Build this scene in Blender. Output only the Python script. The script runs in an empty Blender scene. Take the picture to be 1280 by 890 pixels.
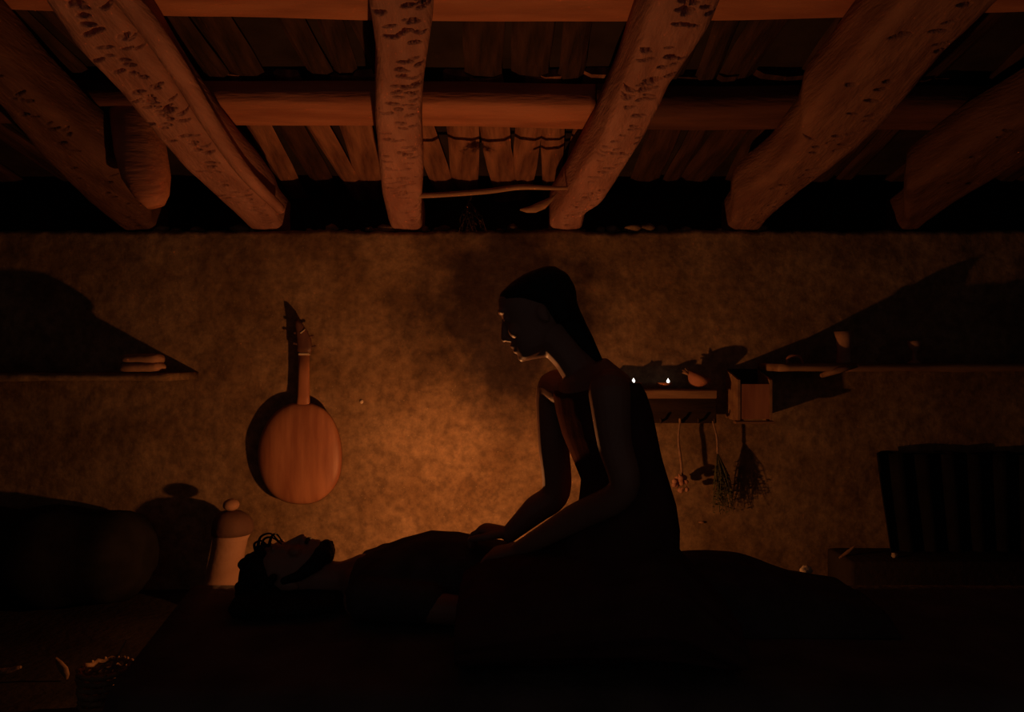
import bpy, bmesh, math, random
from mathutils import Vector, Matrix, noise
random.seed(7)
sc = bpy.context.scene
C = sc.collection

# ------------------------------------------------------------------ camera, world, light, exposure
F = 900.0                      # focal length in pixels of the 1280 wide frame
CAMZ = 1.2
cam_d = bpy.data.cameras.new('camera'); cam = bpy.data.objects.new('camera', cam_d); C.objects.link(cam)
cam_d.sensor_width = 36.0; cam_d.lens = 36.0 * F / 1280.0; cam_d.clip_start = 0.05
cam.location = (0, 0, CAMZ); cam.rotation_euler = (math.pi / 2, 0, 0)
sc.camera = cam
w = bpy.data.worlds.new('night'); sc.world = w; w.use_nodes = True
bg = w.node_tree.nodes['Background']; bg.inputs[0].default_value = (1.0, 0.86, 0.82, 1); bg.inputs[1].default_value = 0.03
FLAME = Vector((-0.27, 2.80, 0.365))
LAMP_POWER = 30.0
sc.view_settings.view_transform = 'Standard'; sc.view_settings.look = 'None'
sc.view_settings.exposure = 0.0; sc.view_settings.gamma = 1.0; sc.view_settings.use_curve_mapping = False

def px(x, y, Y):
    return Vector(((x - 640.0) / F * Y, Y, CAMZ - (y - 445.0) / F * Y))

# ------------------------------------------------------------------ materials
def mat(name, c1, c2=None, scale=6.0, rough=0.85, bump=0.3, bscale=None, stretch=(1, 1, 1), bdist=0.01, detail=6.0, spec=0.3, contrast=(0.35, 0.65)):
    m = bpy.data.materials.new(name); m.use_nodes = True
    nt = m.node_tree; b = nt.nodes['Principled BSDF']
    b.inputs['Roughness'].default_value = rough
    b.inputs['Specular IOR Level'].default_value = spec
    tc = nt.nodes.new('ShaderNodeTexCoord'); mp = nt.nodes.new('ShaderNodeMapping')
    mp.inputs['Scale'].default_value = stretch
    nt.links.new(tc.outputs['Object'], mp.inputs['Vector'])
    n = nt.nodes.new('ShaderNodeTexNoise'); n.inputs['Scale'].default_value = scale; n.inputs['Detail'].default_value = detail
    nt.links.new(mp.outputs[0], n.inputs['Vector'])
    r = nt.nodes.new('ShaderNodeValToRGB')
    if c2 is None: c2 = tuple(v * 0.6 for v in c1)
    r.color_ramp.elements[0].position = contrast[0]; r.color_ramp.elements[1].position = contrast[1]
    r.color_ramp.elements[0].color = (*c2, 1); r.color_ramp.elements[1].color = (*c1, 1)
    nt.links.new(n.outputs['Fac'], r.inputs[0]); nt.links.new(r.outputs[0], b.inputs['Base Color'])
    if bump:
        n2 = nt.nodes.new('ShaderNodeTexNoise'); n2.inputs['Scale'].default_value = bscale or scale * 4; n2.inputs['Detail'].default_value = 8
        nt.links.new(mp.outputs[0], n2.inputs['Vector'])
        bp = nt.nodes.new('ShaderNodeBump'); bp.inputs['Strength'].default_value = bump; bp.inputs['Distance'].default_value = bdist
        nt.links.new(n2.outputs['Fac'], bp.inputs['Height']); nt.links.new(bp.outputs[0], b.inputs['Normal'])
    return m

def plaster_mat():
    m = mat('earth_plaster', (0.36, 0.235, 0.135), (0.23, 0.14, 0.075), 3.2, 0.92, 0.55, 20, bdist=0.012, spec=0.15, contrast=(0.36, 0.66))
    nt = m.node_tree; b = nt.nodes['Principled BSDF']
    tc = [n for n in nt.nodes if n.type == 'TEX_COORD'][0]
    base = b.inputs['Base Color'].links[0].from_socket
    # fine mottling of straw and grit
    n = nt.nodes.new('ShaderNodeTexNoise'); n.inputs['Scale'].default_value = 22; n.inputs['Detail'].default_value = 9; n.inputs['Roughness'].default_value = 0.7
    nt.links.new(tc.outputs['Object'], n.inputs['Vector'])
    r = nt.nodes.new('ShaderNodeValToRGB'); r.color_ramp.elements[0].position = 0.38; r.color_ramp.elements[1].position = 0.68
    r.color_ramp.elements[0].color = (0.62, 0.60, 0.60, 1); r.color_ramp.elements[1].color = (1.25, 1.22, 1.15, 1)
    nt.links.new(n.outputs['Fac'], r.inputs[0])
    mx = nt.nodes.new('ShaderNodeMix'); mx.data_type = 'RGBA'; mx.blend_type = 'MULTIPLY'; mx.inputs[0].default_value = 1
    nt.links.new(base, mx.inputs[6]); nt.links.new(r.outputs[0], mx.inputs[7])
    # pale grit specks
    v = nt.nodes.new('ShaderNodeTexVoronoi'); v.inputs['Scale'].default_value = 34
    nt.links.new(tc.outputs['Object'], v.inputs['Vector'])
    r2 = nt.nodes.new('ShaderNodeValToRGB'); r2.color_ramp.elements[0].position = 0.05; r2.color_ramp.elements[1].position = 0.09
    r2.color_ramp.elements[0].color = (1, 1, 1, 1); r2.color_ramp.elements[1].color = (0, 0, 0, 1)
    nt.links.new(v.outputs['Distance'], r2.inputs[0])
    mx2 = nt.nodes.new('ShaderNodeMix'); mx2.data_type = 'RGBA'; mx2.inputs[7].default_value = (0.62, 0.47, 0.30, 1)
    ml = nt.nodes.new('ShaderNodeMath'); ml.operation = 'MULTIPLY'; ml.inputs[1].default_value = 0.45
    nt.links.new(r2.outputs[0], ml.inputs[0]); nt.links.new(ml.outputs[0], mx2.inputs[0]); nt.links.new(mx.outputs[2], mx2.inputs[6])
    # ragged, bluish dark patch in the middle of the wall
    mp = nt.nodes.new('ShaderNodeMapping'); mp.inputs['Location'].default_value = (0.0, 0, -1.42 / 0.66); mp.inputs['Scale'].default_value = (1 / 0.62, 0, 1 / 0.66)
    nt.links.new(tc.outputs['Object'], mp.inputs['Vector'])
    ln = nt.nodes.new('ShaderNodeVectorMath'); ln.operation = 'LENGTH'; nt.links.new(mp.outputs[0], ln.inputs[0])
    n3 = nt.nodes.new('ShaderNodeTexNoise'); n3.inputs['Scale'].default_value = 5; n3.inputs['Detail'].default_value = 7
    nt.links.new(tc.outputs['Object'], n3.inputs['Vector'])
    ad = nt.nodes.new('ShaderNodeMath'); ad.operation = 'MULTIPLY_ADD'; ad.inputs[1].default_value = 1.5
    sb = nt.nodes.new('ShaderNodeMath'); sb.operation = 'SUBTRACT'; sb.inputs[1].default_value = 0.75
    nt.links.new(n3.outputs['Fac'], ad.inputs[0]); nt.links.new(ln.outputs['Value'], sb.inputs[0]); nt.links.new(sb.outputs[0], ad.inputs[2])
    r3 = nt.nodes.new('ShaderNodeValToRGB'); r3.color_ramp.elements[0].position = 0.45; r3.color_ramp.elements[1].position = 1.0
    r3.color_ramp.elements[0].color = (0.9, 0.9, 0.9, 1); r3.color_ramp.elements[1].color = (0, 0, 0, 1)
    nt.links.new(ad.outputs[0], r3.inputs[0])
    mx3 = nt.nodes.new('ShaderNodeMix'); mx3.data_type = 'RGBA'; mx3.blend_type = 'MULTIPLY'; mx3.inputs[7].default_value = (0.17, 0.17, 0.29, 1)
    nt.links.new(r3.outputs[0], mx3.inputs[0]); nt.links.new(mx2.outputs[2], mx3.inputs[6])
    nt.links.new(mx3.outputs[2], b.inputs['Base Color'])
    return m

def emit(name, col, s):
    m = bpy.data.materials.new(name); m.use_nodes = True; nt = m.node_tree
    nt.nodes.remove(nt.nodes['Principled BSDF']); e = nt.nodes.new('ShaderNodeEmission')
    e.inputs[0].default_value = (*col, 1); e.inputs[1].default_value = s
    nt.links.new(e.outputs[0], nt.nodes['Material Output'].inputs[0]); return m

M = dict(
    plaster=plaster_mat(),
    earth=mat('packed_earth', (0.05, 0.035, 0.028), None, 4, 0.95, 0.6, 30, spec=0.1),
    platform=mat('platform_earth', (0.14, 0.11, 0.10), None, 5, 0.95, 0.6, 30, spec=0.1),
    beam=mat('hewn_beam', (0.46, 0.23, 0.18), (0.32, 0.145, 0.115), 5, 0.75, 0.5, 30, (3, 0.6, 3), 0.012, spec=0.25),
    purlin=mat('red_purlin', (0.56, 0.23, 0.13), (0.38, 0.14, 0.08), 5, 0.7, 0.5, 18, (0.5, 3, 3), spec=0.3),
    halfshaded=mat('halfshaded_beam', (0.30, 0.145, 0.10), (0.19, 0.085, 0.06), 5, 0.8, 0.5, 30, (3, 0.6, 3), 0.012, spec=0.2),  # beam wood partly darkened to imitate light falloff on the right
    shaded=mat('shaded_beam', (0.17, 0.08, 0.055), (0.10, 0.045, 0.034), 5, 0.8, 0.5, 30, (3, 0.6, 3), 0.012, spec=0.2),  # darker copy of the beam wood, outer light falloff put into the colour
    shadedpurlin=mat('shaded_purlin', (0.17, 0.07, 0.045), (0.10, 0.042, 0.03), 5, 0.8, 0.5, 18, (0.5, 3, 3), spec=0.2),  # purlin wood darkened off centre in place of real light falloff
    shadedboard=mat('shaded_board', (0.10, 0.045, 0.03), (0.035, 0.018, 0.013), 5, 0.9, 0.6, 24, (4, 0.6, 1), spec=0.15),  # roof board darkened to mimic weaker light away from the middle
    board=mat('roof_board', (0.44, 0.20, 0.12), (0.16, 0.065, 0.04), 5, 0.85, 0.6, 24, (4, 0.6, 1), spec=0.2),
    dimbrown=mat('dim_brown', (0.085, 0.042, 0.03), (0.025, 0.016, 0.013), 6, 0.9, 0.6, 24, (4, 0.6, 1), spec=0.15),  # very dark brown, on the front boards it imitates dimmer light
    roof=mat('sooty_roof', (0.05, 0.035, 0.03), None, 5, 0.95, 0.5, 20, spec=0.05),
    wood=mat('shelf_wood', (0.34, 0.19, 0.10), (0.20, 0.10, 0.055), 6, 0.7, 0.4, 20, (0.5, 3, 3), spec=0.3),
    darkwood=mat('dark_wood', (0.045, 0.026, 0.018), None, 6, 0.8, 0.4, 20, (0.5, 3, 3), spec=0.15),
    lute=mat('lute_wood', (0.40, 0.17, 0.085), (0.27, 0.10, 0.05), 5, 0.5, 0.15, 20, (5, 1, 0.7), 0.004, spec=0.4),
    lutedark=mat('lute_neck_wood', (0.14, 0.06, 0.035), None, 8, 0.5, 0.15, 20, (4, 4, 0.7), 0.004, spec=0.4),
    bone=mat('bone', (0.62, 0.50, 0.36), None, 20, 0.5, 0.1),
    clay=mat('red_clay', (0.46, 0.19, 0.10), (0.34, 0.13, 0.07), 9, 0.8, 0.3, 40, bdist=0.004),
    jar=mat('jar_clay', (0.42, 0.24, 0.15), (0.32, 0.17, 0.10), 8, 0.85, 0.5, 30, bdist=0.006),
    jardark=mat('jar_rim_clay', (0.15, 0.075, 0.05), None, 8, 0.85, 0.4, 30, bdist=0.006),
    skin=mat('skin', (0.30, 0.145, 0.095), (0.26, 0.12, 0.08), 8, 0.5, 0.08, 90, bdist=0.002, spec=0.35),
    lip=mat('lip_skin', (0.36, 0.13, 0.10), None, 20, 0.45, 0.0),
    eye=mat('eye_white', (0.5, 0.42, 0.36), None, 20, 0.3, 0.0),
    hair=mat('black_hair', (0.012, 0.009, 0.008), None, 30, 0.6, 0.5, 60, (1, 1, 1), 0.006, spec=0.2),
    dress=mat('brown_cloth', (0.10, 0.042, 0.034), (0.075, 0.032, 0.026), 12, 1.0, 0.3, 120, bdist=0.002, spec=0.0),
    tunic=mat('dark_cloth', (0.09, 0.07, 0.065), None, 12, 0.95, 0.3, 100, bdist=0.002, spec=0.08),
    blanket=mat('blanket_cloth', (0.09, 0.07, 0.065), None, 10, 0.95, 0.4, 90, bdist=0.003, spec=0.08),
    black=mat('black_cloth', (0.024, 0.02, 0.019), None, 10, 0.95, 0.4, 60, bdist=0.003, spec=0.05),
    straw=mat('straw', (0.36, 0.20, 0.10), (0.2, 0.10, 0.055), 20, 0.8, 0.3, 60),
    bread=mat('pale_cloth', (0.46, 0.25, 0.15), None, 9, 0.9, 0.4, 40, bdist=0.006),
    herb=mat('dry_herb', (0.13, 0.12, 0.05), (0.06, 0.06, 0.025), 30, 0.9, 0.2),
    garlic=mat('garlic_skin', (0.52, 0.27, 0.17), (0.40, 0.18, 0.11), 20, 0.75, 0.2),
    string=mat('cord', (0.34, 0.20, 0.13), None, 40, 0.9, 0.2),
    white=mat('pale_scrap', (0.70, 0.55, 0.40), (0.5, 0.36, 0.24), 25, 0.8, 0.3),
    pole=mat('peeled_pole', (0.46, 0.27, 0.15), (0.34, 0.18, 0.10), 9, 0.7, 0.3, 30, (0.5, 3, 3), spec=0.3),
    flame=emit('flame', (1.0, 0.50, 0.16), 40.0),
    wick=emit('small_flame', (1.0, 0.93, 0.85), 2.2),
)

# ------------------------------------------------------------------ helpers
def link(name, bm, m, parent=None, smooth=True):
    me = bpy.data.meshes.new(name); bmesh.ops.recalc_face_normals(bm, faces=bm.faces[:]); bm.to_mesh(me); bm.free()
    return link_me(name, me, m, parent, smooth)
def link_me(name, me, m, parent=None, smooth=True):
    me.materials.clear(); me.materials.append(M[m])
    if smooth: me.polygons.foreach_set('use_smooth', [True] * len(me.polygons))
    o = bpy.data.objects.new(name, me); C.objects.link(o)
    if parent is not None: o.parent = parent
    return o
def tag(o, label, cat, group=None):
    o['label'] = label; o['category'] = cat
    if group: o['group'] = group
    return o
def thing(name, label, cat, loc, group=None):
    o = bpy.data.objects.new(name, None); C.objects.link(o); o.location = loc; o.empty_display_size = 0.05
    return tag(o, label, cat, group)
def part(name, bm, m, parent, smooth=True):
    """mesh given in world coordinates becomes a child of an unrotated empty"""
    bm.transform(Matrix.Translation(-parent.location))
    return link(name, bm, m, parent, smooth)
def shift_origin(o):
    """move a mesh's origin to its base centre"""
    vs = [v.co for v in o.data.vertices]
    lo = Vector([min(v[i] for v in vs) for i in range(3)]); hi = Vector([max(v[i] for v in vs) for i in range(3)])
    p = Vector(((lo.x + hi.x) / 2, (lo.y + hi.y) / 2, lo.z))
    o.data.transform(Matrix.Translation(-p)); o.location = p
    return o
def solo(name, bm, m, label, cat, group=None, smooth=True):
    return tag(shift_origin(link(name, bm, m, None, smooth)), label, cat, group)
def structure(name, bm, m, smooth=False):
    o = link(name, bm, m, None, smooth); o['kind'] = 'structure'; return o
def box(bm, lo, hi, bevel=0.0, jitter=0.0):
    lo = Vector(lo); hi = Vector(hi)
    r = bmesh.ops.create_cube(bm, size=1.0)
    vs = r['verts']
    for v in vs:
        v.co = Vector([(lo[i] + hi[i]) / 2 + v.co[i] * (hi[i] - lo[i]) for i in range(3)])
    if bevel:
        es = list({e for v in vs for e in v.link_edges})
        bmesh.ops.bevel(bm, geom=es, offset=bevel, segments=2, affect='EDGES', profile=0.6)
    return vs
def loft(bm, rings, cap=True):
    R = [[bm.verts.new(p) for p in r] for r in rings]
    n = len(R[0])
    for a, b in zip(R[:-1], R[1:]):
        for i in range(n):
            bm.faces.new((a[i], a[(i + 1) % n], b[(i + 1) % n], b[i]))
    if cap:
        for r, s in ((R[0], -1), (R[-1], 1)):
            c = bm.verts.new(sum((v.co for v in r), Vector()) / n)
            for i in range(n): bm.faces.new((r[i], r[(i + 1) % n], c))
def ell_ring(c, A, B, n=24, p=2.0):
    out = []
    for i in range(n):
        t = 2 * math.pi * i / n; ct, st = math.cos(t), math.sin(t)
        out.append(Vector(c) + Vector(A) * math.copysign(abs(ct) ** (2 / p), ct) + Vector(B) * math.copysign(abs(st) ** (2 / p), st))
    return out
def tube(bm, pts, rad, n=12, ball=True):
    pts = [Vector(p) for p in pts]
    if not isinstance(rad, (list, tuple)): rad = [rad] * len(pts)
    d0 = (pts[1] - pts[0]).normalized()
    A = d0.orthogonal().normalized(); rings = []
    for i, p in enumerate(pts):
        d = (pts[min(i + 1, len(pts) - 1)] - pts[max(i - 1, 0)]).normalized()
        A = (A - d * A.dot(d)).normalized(); B = d.cross(A)
        rings.append([p + A * rad[i] * math.cos(2 * math.pi * k / n) + B * rad[i] * math.sin(2 * math.pi * k / n) for k in range(n)])
    loft(bm, rings)
    if ball:
        for p, r in ((pts[0], rad[0]), (pts[-1], rad[-1])): ball_at(bm, p, (r, r, r))
def spline(pts, k=6):
    pts = [Vector(p) for p in pts]; out = []
    P = [pts[0] * 2 - pts[1]] + pts + [pts[-1] * 2 - pts[-2]]
    for i in range(1, len(P) - 2):
        for j in range(k):
            t = j / k; a, b, c, d = P[i - 1], P[i], P[i + 1], P[i + 2]
            out.append(0.5 * ((2 * b) + (c - a) * t + (2 * a - 5 * b + 4 * c - d) * t * t + (3 * b - a - 3 * c + d) * t ** 3))
    out.append(pts[-1]); return out
def lerpr(r, n):
    return [r[min(int(i / (n - 1) * (len(r) - 1)), len(r) - 2)] * (1 - ((i / (n - 1) * (len(r) - 1)) - min(int(i / (n - 1) * (len(r) - 1)), len(r) - 2)))
            + r[min(int(i / (n - 1) * (len(r) - 1)), len(r) - 2) + 1] * ((i / (n - 1) * (len(r) - 1)) - min(int(i / (n - 1) * (len(r) - 1)), len(r) - 2)) for i in range(n)]
def stube(bm, pts, rad, k=6, n=12, ball=True):
    p = spline(pts, k)
    tube(bm, p, lerpr(list(rad), len(p)) if isinstance(rad, (list, tuple)) else rad, n, ball)
def ball_at(bm, c, r, u=14, v=10, rot=None):
    mtx = Matrix.Translation(Vector(c)) @ (rot.to_4x4() if rot else Matrix.Identity(4)) @ Matrix.Diagonal((*r, 1))
    bmesh.ops.create_uvsphere(bm, u_segments=u, v_segments=v, radius=1, matrix=mtx)
def lathe(bm, c, prof, n=28, tilt=None):
    """prof: list of (r, z)"""
    rings = []
    for r, z in prof:
        rings.append([Vector((r * math.cos(2 * math.pi * k / n), r * math.sin(2 * math.pi * k / n), z)) for k in range(n)])
    if tilt: rings = [[tilt @ p for p in r] for r in rings]
    loft(bm, [[p + Vector(c) for p in r] for r in rings])
def remesh(bm, voxel, smooth=4):
    me = bpy.data.meshes.new('tmp'); bmesh.ops.recalc_face_normals(bm, faces=bm.faces[:]); bm.to_mesh(me); bm.free()
    o = bpy.data.objects.new('tmp', me); C.objects.link(o)
    r = o.modifiers.new('r', 'REMESH'); r.mode = 'VOXEL'; r.voxel_size = voxel; r.use_smooth_shade = True
    s = o.modifiers.new('s', 'SMOOTH'); s.factor = 0.5; s.iterations = smooth
    dg = bpy.context.evaluated_depsgraph_get(); dg.update()
    out = bpy.data.meshes.new_from_object(o.evaluated_get(dg))
    bpy.data.objects.remove(o); bpy.data.meshes.remove(me)
    return out
def part_me(name, me, m, parent):
    me.transform(Matrix.Translation(-parent.location)); return link_me(name, me, m, parent)
def fbm(x, y, z, o=4):
    return noise.fractal(Vector((x, y, z)), 1.0, 2.0, o)

# ------------------------------------------------------------------ setting
WY = 3.70; K = WY / 3.3; WTOP = CAMZ + 0.57 * K; RX = 3.0
def rafter_z(Y): return CAMZ + 0.585 * K + 0.19 * (WY - Y)      # underside of the rafters
def purlin_z(Y): return rafter_z(Y) + 0.19 * K
def roof_z(Y): return purlin_z(Y) + 0.09 * K

bm = bmesh.new()
nx, nz = 300, 92
def wall_pt(x, z):
    d = 0.016 * fbm(x * 1.3, z * 1.3, 3.1, 3) + 0.006 * fbm(x * 7, z * 7, 9.2, 3)
    return Vector((x, WY + d, z))
G = []
for i in range(nx + 1):
    x = -RX + 2 * RX * i / nx
    top = WTOP + 0.014 * fbm(x * 2.5, 1, 0, 2) + 0.010 * fbm(x * 14, 5, 0, 3)
    col = [bm.verts.new(wall_pt(x, top * j / nz)) for j in range(nz + 1)]
    col.append(bm.verts.new((x, WY + 0.05, top + 0.012 + 0.01 * fbm(x * 9, 2, 2, 2))))
    col.append(bm.verts.new((x, WY + 0.48, top + 0.01))); col.append(bm.verts.new((x, WY + 0.48, 0)))
    G.append(col)
for i in range(nx):
    for j in range(len(G[0]) - 1):
        bm.faces.new((G[i][j], G[i + 1][j], G[i + 1][j + 1], G[i][j + 1]))
wall_back = structure('wall_back', bm, 'plaster', True)
bm = bmesh.new(); box(bm, (-RX - 0.3, -0.6, 0), (-RX, WY + 0.48, 3.2)); structure('wall_left', bm, 'earth')
bm = bmesh.new(); box(bm, (RX, -0.6, 0), (RX + 0.3, WY + 0.48, 3.2)); structure('wall_right', bm, 'earth')
bm = bmesh.new()
FG = [[bm.verts.new((-RX + 2 * RX * i / 60, -0.6 + (WY + .65) * j / 50, 0.012 * fbm(i * .3, j * .3, 0, 3))) for j in range(51)] for i in range(61)]
for i in range(60):
    for j in range(50): bm.faces.new((FG[i][j], FG[i + 1][j], FG[i + 1][j + 1], FG[i][j + 1]))
structure('floor', bm, 'earth', True)

# roof slab (earth covering) with the boards that lie on the purlins
bm = bmesh.new()
pts = [(-RX - .3, -0.6), (-RX - .3, WY + .5), (RX + .3, WY + .5), (RX + .3, -0.6)]
lo = [bm.verts.new((x, y, roof_z(y) + 0.05)) for x, y in pts]; hi = [bm.verts.new((x, y, roof_z(y) + 0.25)) for x, y in pts]
bm.faces.new(lo); bm.faces.new(hi[::-1])
for i in range(4): bm.faces.new((lo[i], lo[(i + 1) % 4], hi[(i + 1) % 4], hi[i]))
ceiling = structure('ceiling', bm, 'roof')
bm = bmesh.new(); box(bm, (-RX, WY + .46, WTOP), (RX, WY + .5, roof_z(WY + .5) + .1)); 
o = structure('trim_1', bm, 'roof')
def board_mesh(wd, ln, th, m, sd):
    bm = bmesh.new(); rings = []
    for k in range(7):
        t = k / 6; y = (t - .5) * ln
        wob = 0.008 * fbm(sd, t * 3, 0, 2); ww = wd * (0.5 + 0.05 * fbm(sd + 5, t * 2, 1, 2))
        rings.append([Vector((wob + sx * ww * (0.8 if sz > 0 else 1), y, sz * th / 2 + 0.005 * fbm(sd, t * 2, sx, 2) - 0.18 * 0 )) for sx, sz in ((-1, 1), (1, 1), (1, -.2), (.55, -1), (-.55, -1), (-1, -.2))])
    loft(bm, rings)
    me = bpy.data.meshes.new('board'); bmesh.ops.recalc_face_normals(bm, faces=bm.faces[:]); bm.to_mesh(me); bm.free(); me.materials.append(M[m]); return me
slope = math.atan(-0.19)
for row, (y0, y1, m) in enumerate(((2.62 * K, WY + .44, 'board'), (2.0 * K, 2.66 * K, 'dimbrown'))):
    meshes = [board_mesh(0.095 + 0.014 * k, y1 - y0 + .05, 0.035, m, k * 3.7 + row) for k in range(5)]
    darker = [board_mesh(0.095 + 0.014 * k, y1 - y0 + .05, 0.035, 'shadedboard' if row == 0 else 'dimbrown', k * 3.7 + row) for k in range(5)]  # boards off centre, falloff of the lamp painted into their colour
    x = -RX + 0.05
    while x < RX - 0.05:
        k = random.randrange(5); wd = 0.095 + 0.014 * k
        if random.random() > 0.13:
            o = bpy.data.objects.new('board', (meshes if (-1.3 < x < 0.3 and random.random() < .8) else darker)[k]); C.objects.link(o); o.parent = ceiling
            yc = (y0 + y1) / 2 + random.uniform(-.02, .02)
            o.location = (x + wd / 2, yc, roof_z(yc) + 0.022 + random.uniform(0, .014) + row * .004)
            o.rotation_euler = (slope, random.uniform(-.12, .12), random.uniform(-.07, .07))
        x += wd + random.uniform(0.006, 0.04)

# purlins
def purlin(label, pl, xs, depth, jut, m='purlin'):
    """pl: (x, far-edge py) pixels of the lower edge -> real log lying across the rafters"""
    bm = bmesh.new(); rings = []
    import bisect
    n = 70
    for i in range(n + 1):
        x = xs[0] + (xs[1] - xs[0]) * i / n
        y = pl(x)
        z = purlin_z(y) + 0.004 * fbm(x * 2, 3, jut, 2)
        w2 = depth / 2 * (1 + 0.06 * fbm(x * 1.5, 8, jut, 2))
        ring = []
        for a, b in ((-1, .12), (-.86, 0), (.86, 0), (1, .12), (1, .9), (.85, 1), (-.85, 1), (-1, .9)):
            ring.append(Vector((x, y - w2 + a * w2 + 0.004 * fbm(x * 5, a, jut, 2), z + b * 0.1 + 0.19 * (w2 - a * w2) * 1.0)))
        rings.append(ring)
    loft(bm, rings)
    return solo('purlin', bm, m, label, 'beam', 'purlins across the roof')
purlin('reddish purlin beam along the very top edge of the photo', lambda x: 2.155 * K - 0.02 * (x - 0.1) ** 2, (-RX + .01, RX - .01), 0.19 * K, 1.0)
P2L = lambda x: 2.775 * K + 0.015 * x + .008 * math.sin(x * 3)
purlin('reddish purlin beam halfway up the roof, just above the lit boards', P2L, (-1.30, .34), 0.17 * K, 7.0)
purlin('purlin with painted-in shade continuing left of the lit boards', P2L, (-RX + .01, -1.305), 0.17 * K, 9.0, 'shadedpurlin')
purlin('purlin with painted-in shade continuing right of the lit boards', P2L, (.345, RX - .01), 0.17 * K, 5.0, 'shadedpurlin')

# rafters: underside edges measured as (py, x)
def rafter(label, L, Rr, seed, marks, m='beam', h=0.19 * K):
    rng = random.Random(seed)
    def at(tab, y):
        if y <= tab[0][0]:
            (ya, xa), (yb, xb) = tab[0], tab[1]
            return xa + (xb - xa) * (y - ya) / (yb - ya)
        for (ya, xa), (yb, xb) in zip(tab[:-1], tab[1:]):
            if y <= yb: return xa + (xb - xa) * (y - ya) / (yb - ya)
        return tab[-1][1]
    ylim = (WY + 0.16)
    s0 = L[0][0]
    # distances along Y: fine where seen, coarse towards the viewer
    Ys = [0.6 + 0.12 * i for i in range(11)]
    y = 1.88
    while y < WY + 0.16: Ys.append(y); y += 0.0035
    def edge(tab, Y):
        Yc = min(max(Y, 1.93), WY - 0.02)
        py = 445 - (rafter_z(Yc) - CAMZ) / Yc * F
        py = max(py, tab[0][0])
        Yq = (0.585 * K + 0.19 * WY) / ((445 - py) / F + 0.19)
        return (at(tab, py) - 640) / F * Yq
    e = [(edge(L, Y), edge(Rr, Y)) for Y in Ys]
    # smooth the edges a little
    def sm(v, k=14):
        return [sum(v[max(0, i - k):i + k + 1]) / len(v[max(0, i - k):i + k + 1]) for i in range(len(v))]
    lx = sm([a for a, b in e]); rx = sm([b for a, b in e])
    N = 52; bm = bmesh.new(); rings = []
    mk = []
    for _ in range(marks):
        Y = rng.uniform(1.9, WY - .03); t = rng.choice((rng.uniform(.12, .9), rng.uniform(.45, .9)))
        for q in range(rng.choice((1, 1, 1, 2))):
            mk.append((Y + q * rng.uniform(.035, .05), t + q * rng.uniform(-.06, .06), rng.uniform(.010, .020), rng.uniform(.0035, .0075), rng.uniform(.02, .034), rng.uniform(-.5, .15)))
    mk.sort()
    for i, Y in enumerate(Ys):
        a, b = lx[i], rx[i]; wd = b - a; z0 = rafter_z(Y)
        loc = [q for q in mk if abs(q[0] - Y) < 0.03]
        ring = []
        for k in range(N):
            t = k / (N - 1); x = a + wd * t
            z = z0 + 0.030 * abs(2 * t - 1) ** 7 + 0.007 * fbm(x * 6, Y * 2.2, seed, 3) + 0.0025 * fbm(x * 25, Y * 12, seed, 2)
            for (my, mt, ml, mw, md, ma) in loc:
                dx = x - (a + wd * mt); dy = Y - my
                u = dx * math.cos(ma) + dy * math.sin(ma); v = -dx * math.sin(ma) + dy * math.cos(ma)
                q = (u / ml) ** 2 + (v / mw) ** 2
                if q < 2.5: z += md * max(0, min(1, (2.5 - q) / 1.2))
            ring.append(Vector((x, Y, z)))
        for zz in (.3, .6, .9): ring.append(Vector((b + .006 * fbm(Y * 3, zz * 3, seed, 2), Y, z0 + zz * h)))
        ring.append(Vector((b - wd * .15, Y, z0 + h))); ring.append(Vector((a + wd * .15, Y, z0 + h)))
        for zz in (.9, .6, .3): ring.append(Vector((a + .006 * fbm(Y * 3, zz * 3, seed + 9, 2), Y, z0 + zz * h)))
        rings.append(ring)
    loft(bm, rings)
    return solo('rafter', bm, m, label, 'beam', 'hewn rafters under the roof')
rafter('dim hewn rafter at the far left, lowest on the left edge', [(75, -62), (139, 0), (199, 49), (259, 112), (298, 165)], [(75, 2), (131, 56), (184, 112), (225, 161), (262, 189), (298, 190)], 11, 30, 'shaded')
rafter('broad hewn rafter with a thin pole along its right side', [(0, 50), (64, 92), (116, 144), (176, 195), (210, 225), (287, 311)], [(0, 134), (22, 150), (86, 199), (146, 240), (195, 277), (236, 315), (268, 343), (290, 352)], 12, 75)
rafter('straight upright-looking notched rafter in the middle of the roof', [(0, 459), (78, 471), (156, 469), (250, 478), (291, 488)], [(0, 543), (35, 541), (98, 531), (148, 526), (219, 529), (285, 526)], 13, 85)
rafter('notched rafter slanting right, above the seated person', [(0, 818), (78, 791), (129, 772), (195, 744), (250, 709), (283, 688)], [(0, 904), (47, 885), (113, 838), (168, 811), (230, 772), (258, 752), (270, 732), (295, 727)], 14, 85)
rafter('crooked rafter with a knotty bend, above the wooden box', [(0, 1139), (59, 1083), (111, 1041), (150, 1006), (181, 999), (223, 964), (258, 918), (275, 914)], [(0, 1260), (70, 1184), (129, 1135), (167, 1100), (209, 1048), (240, 1006), (279, 957)], 15, 30, 'halfshaded')
rafter('very dim rafter at the right edge of the roof', [(100, 1360), (150, 1280), (188, 1208), (240, 1134), (268, 1130)], [(100, 1430), (205, 1280), (230, 1243), (258, 1194), (282, 1156)], 16, 18, 'shaded')
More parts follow.
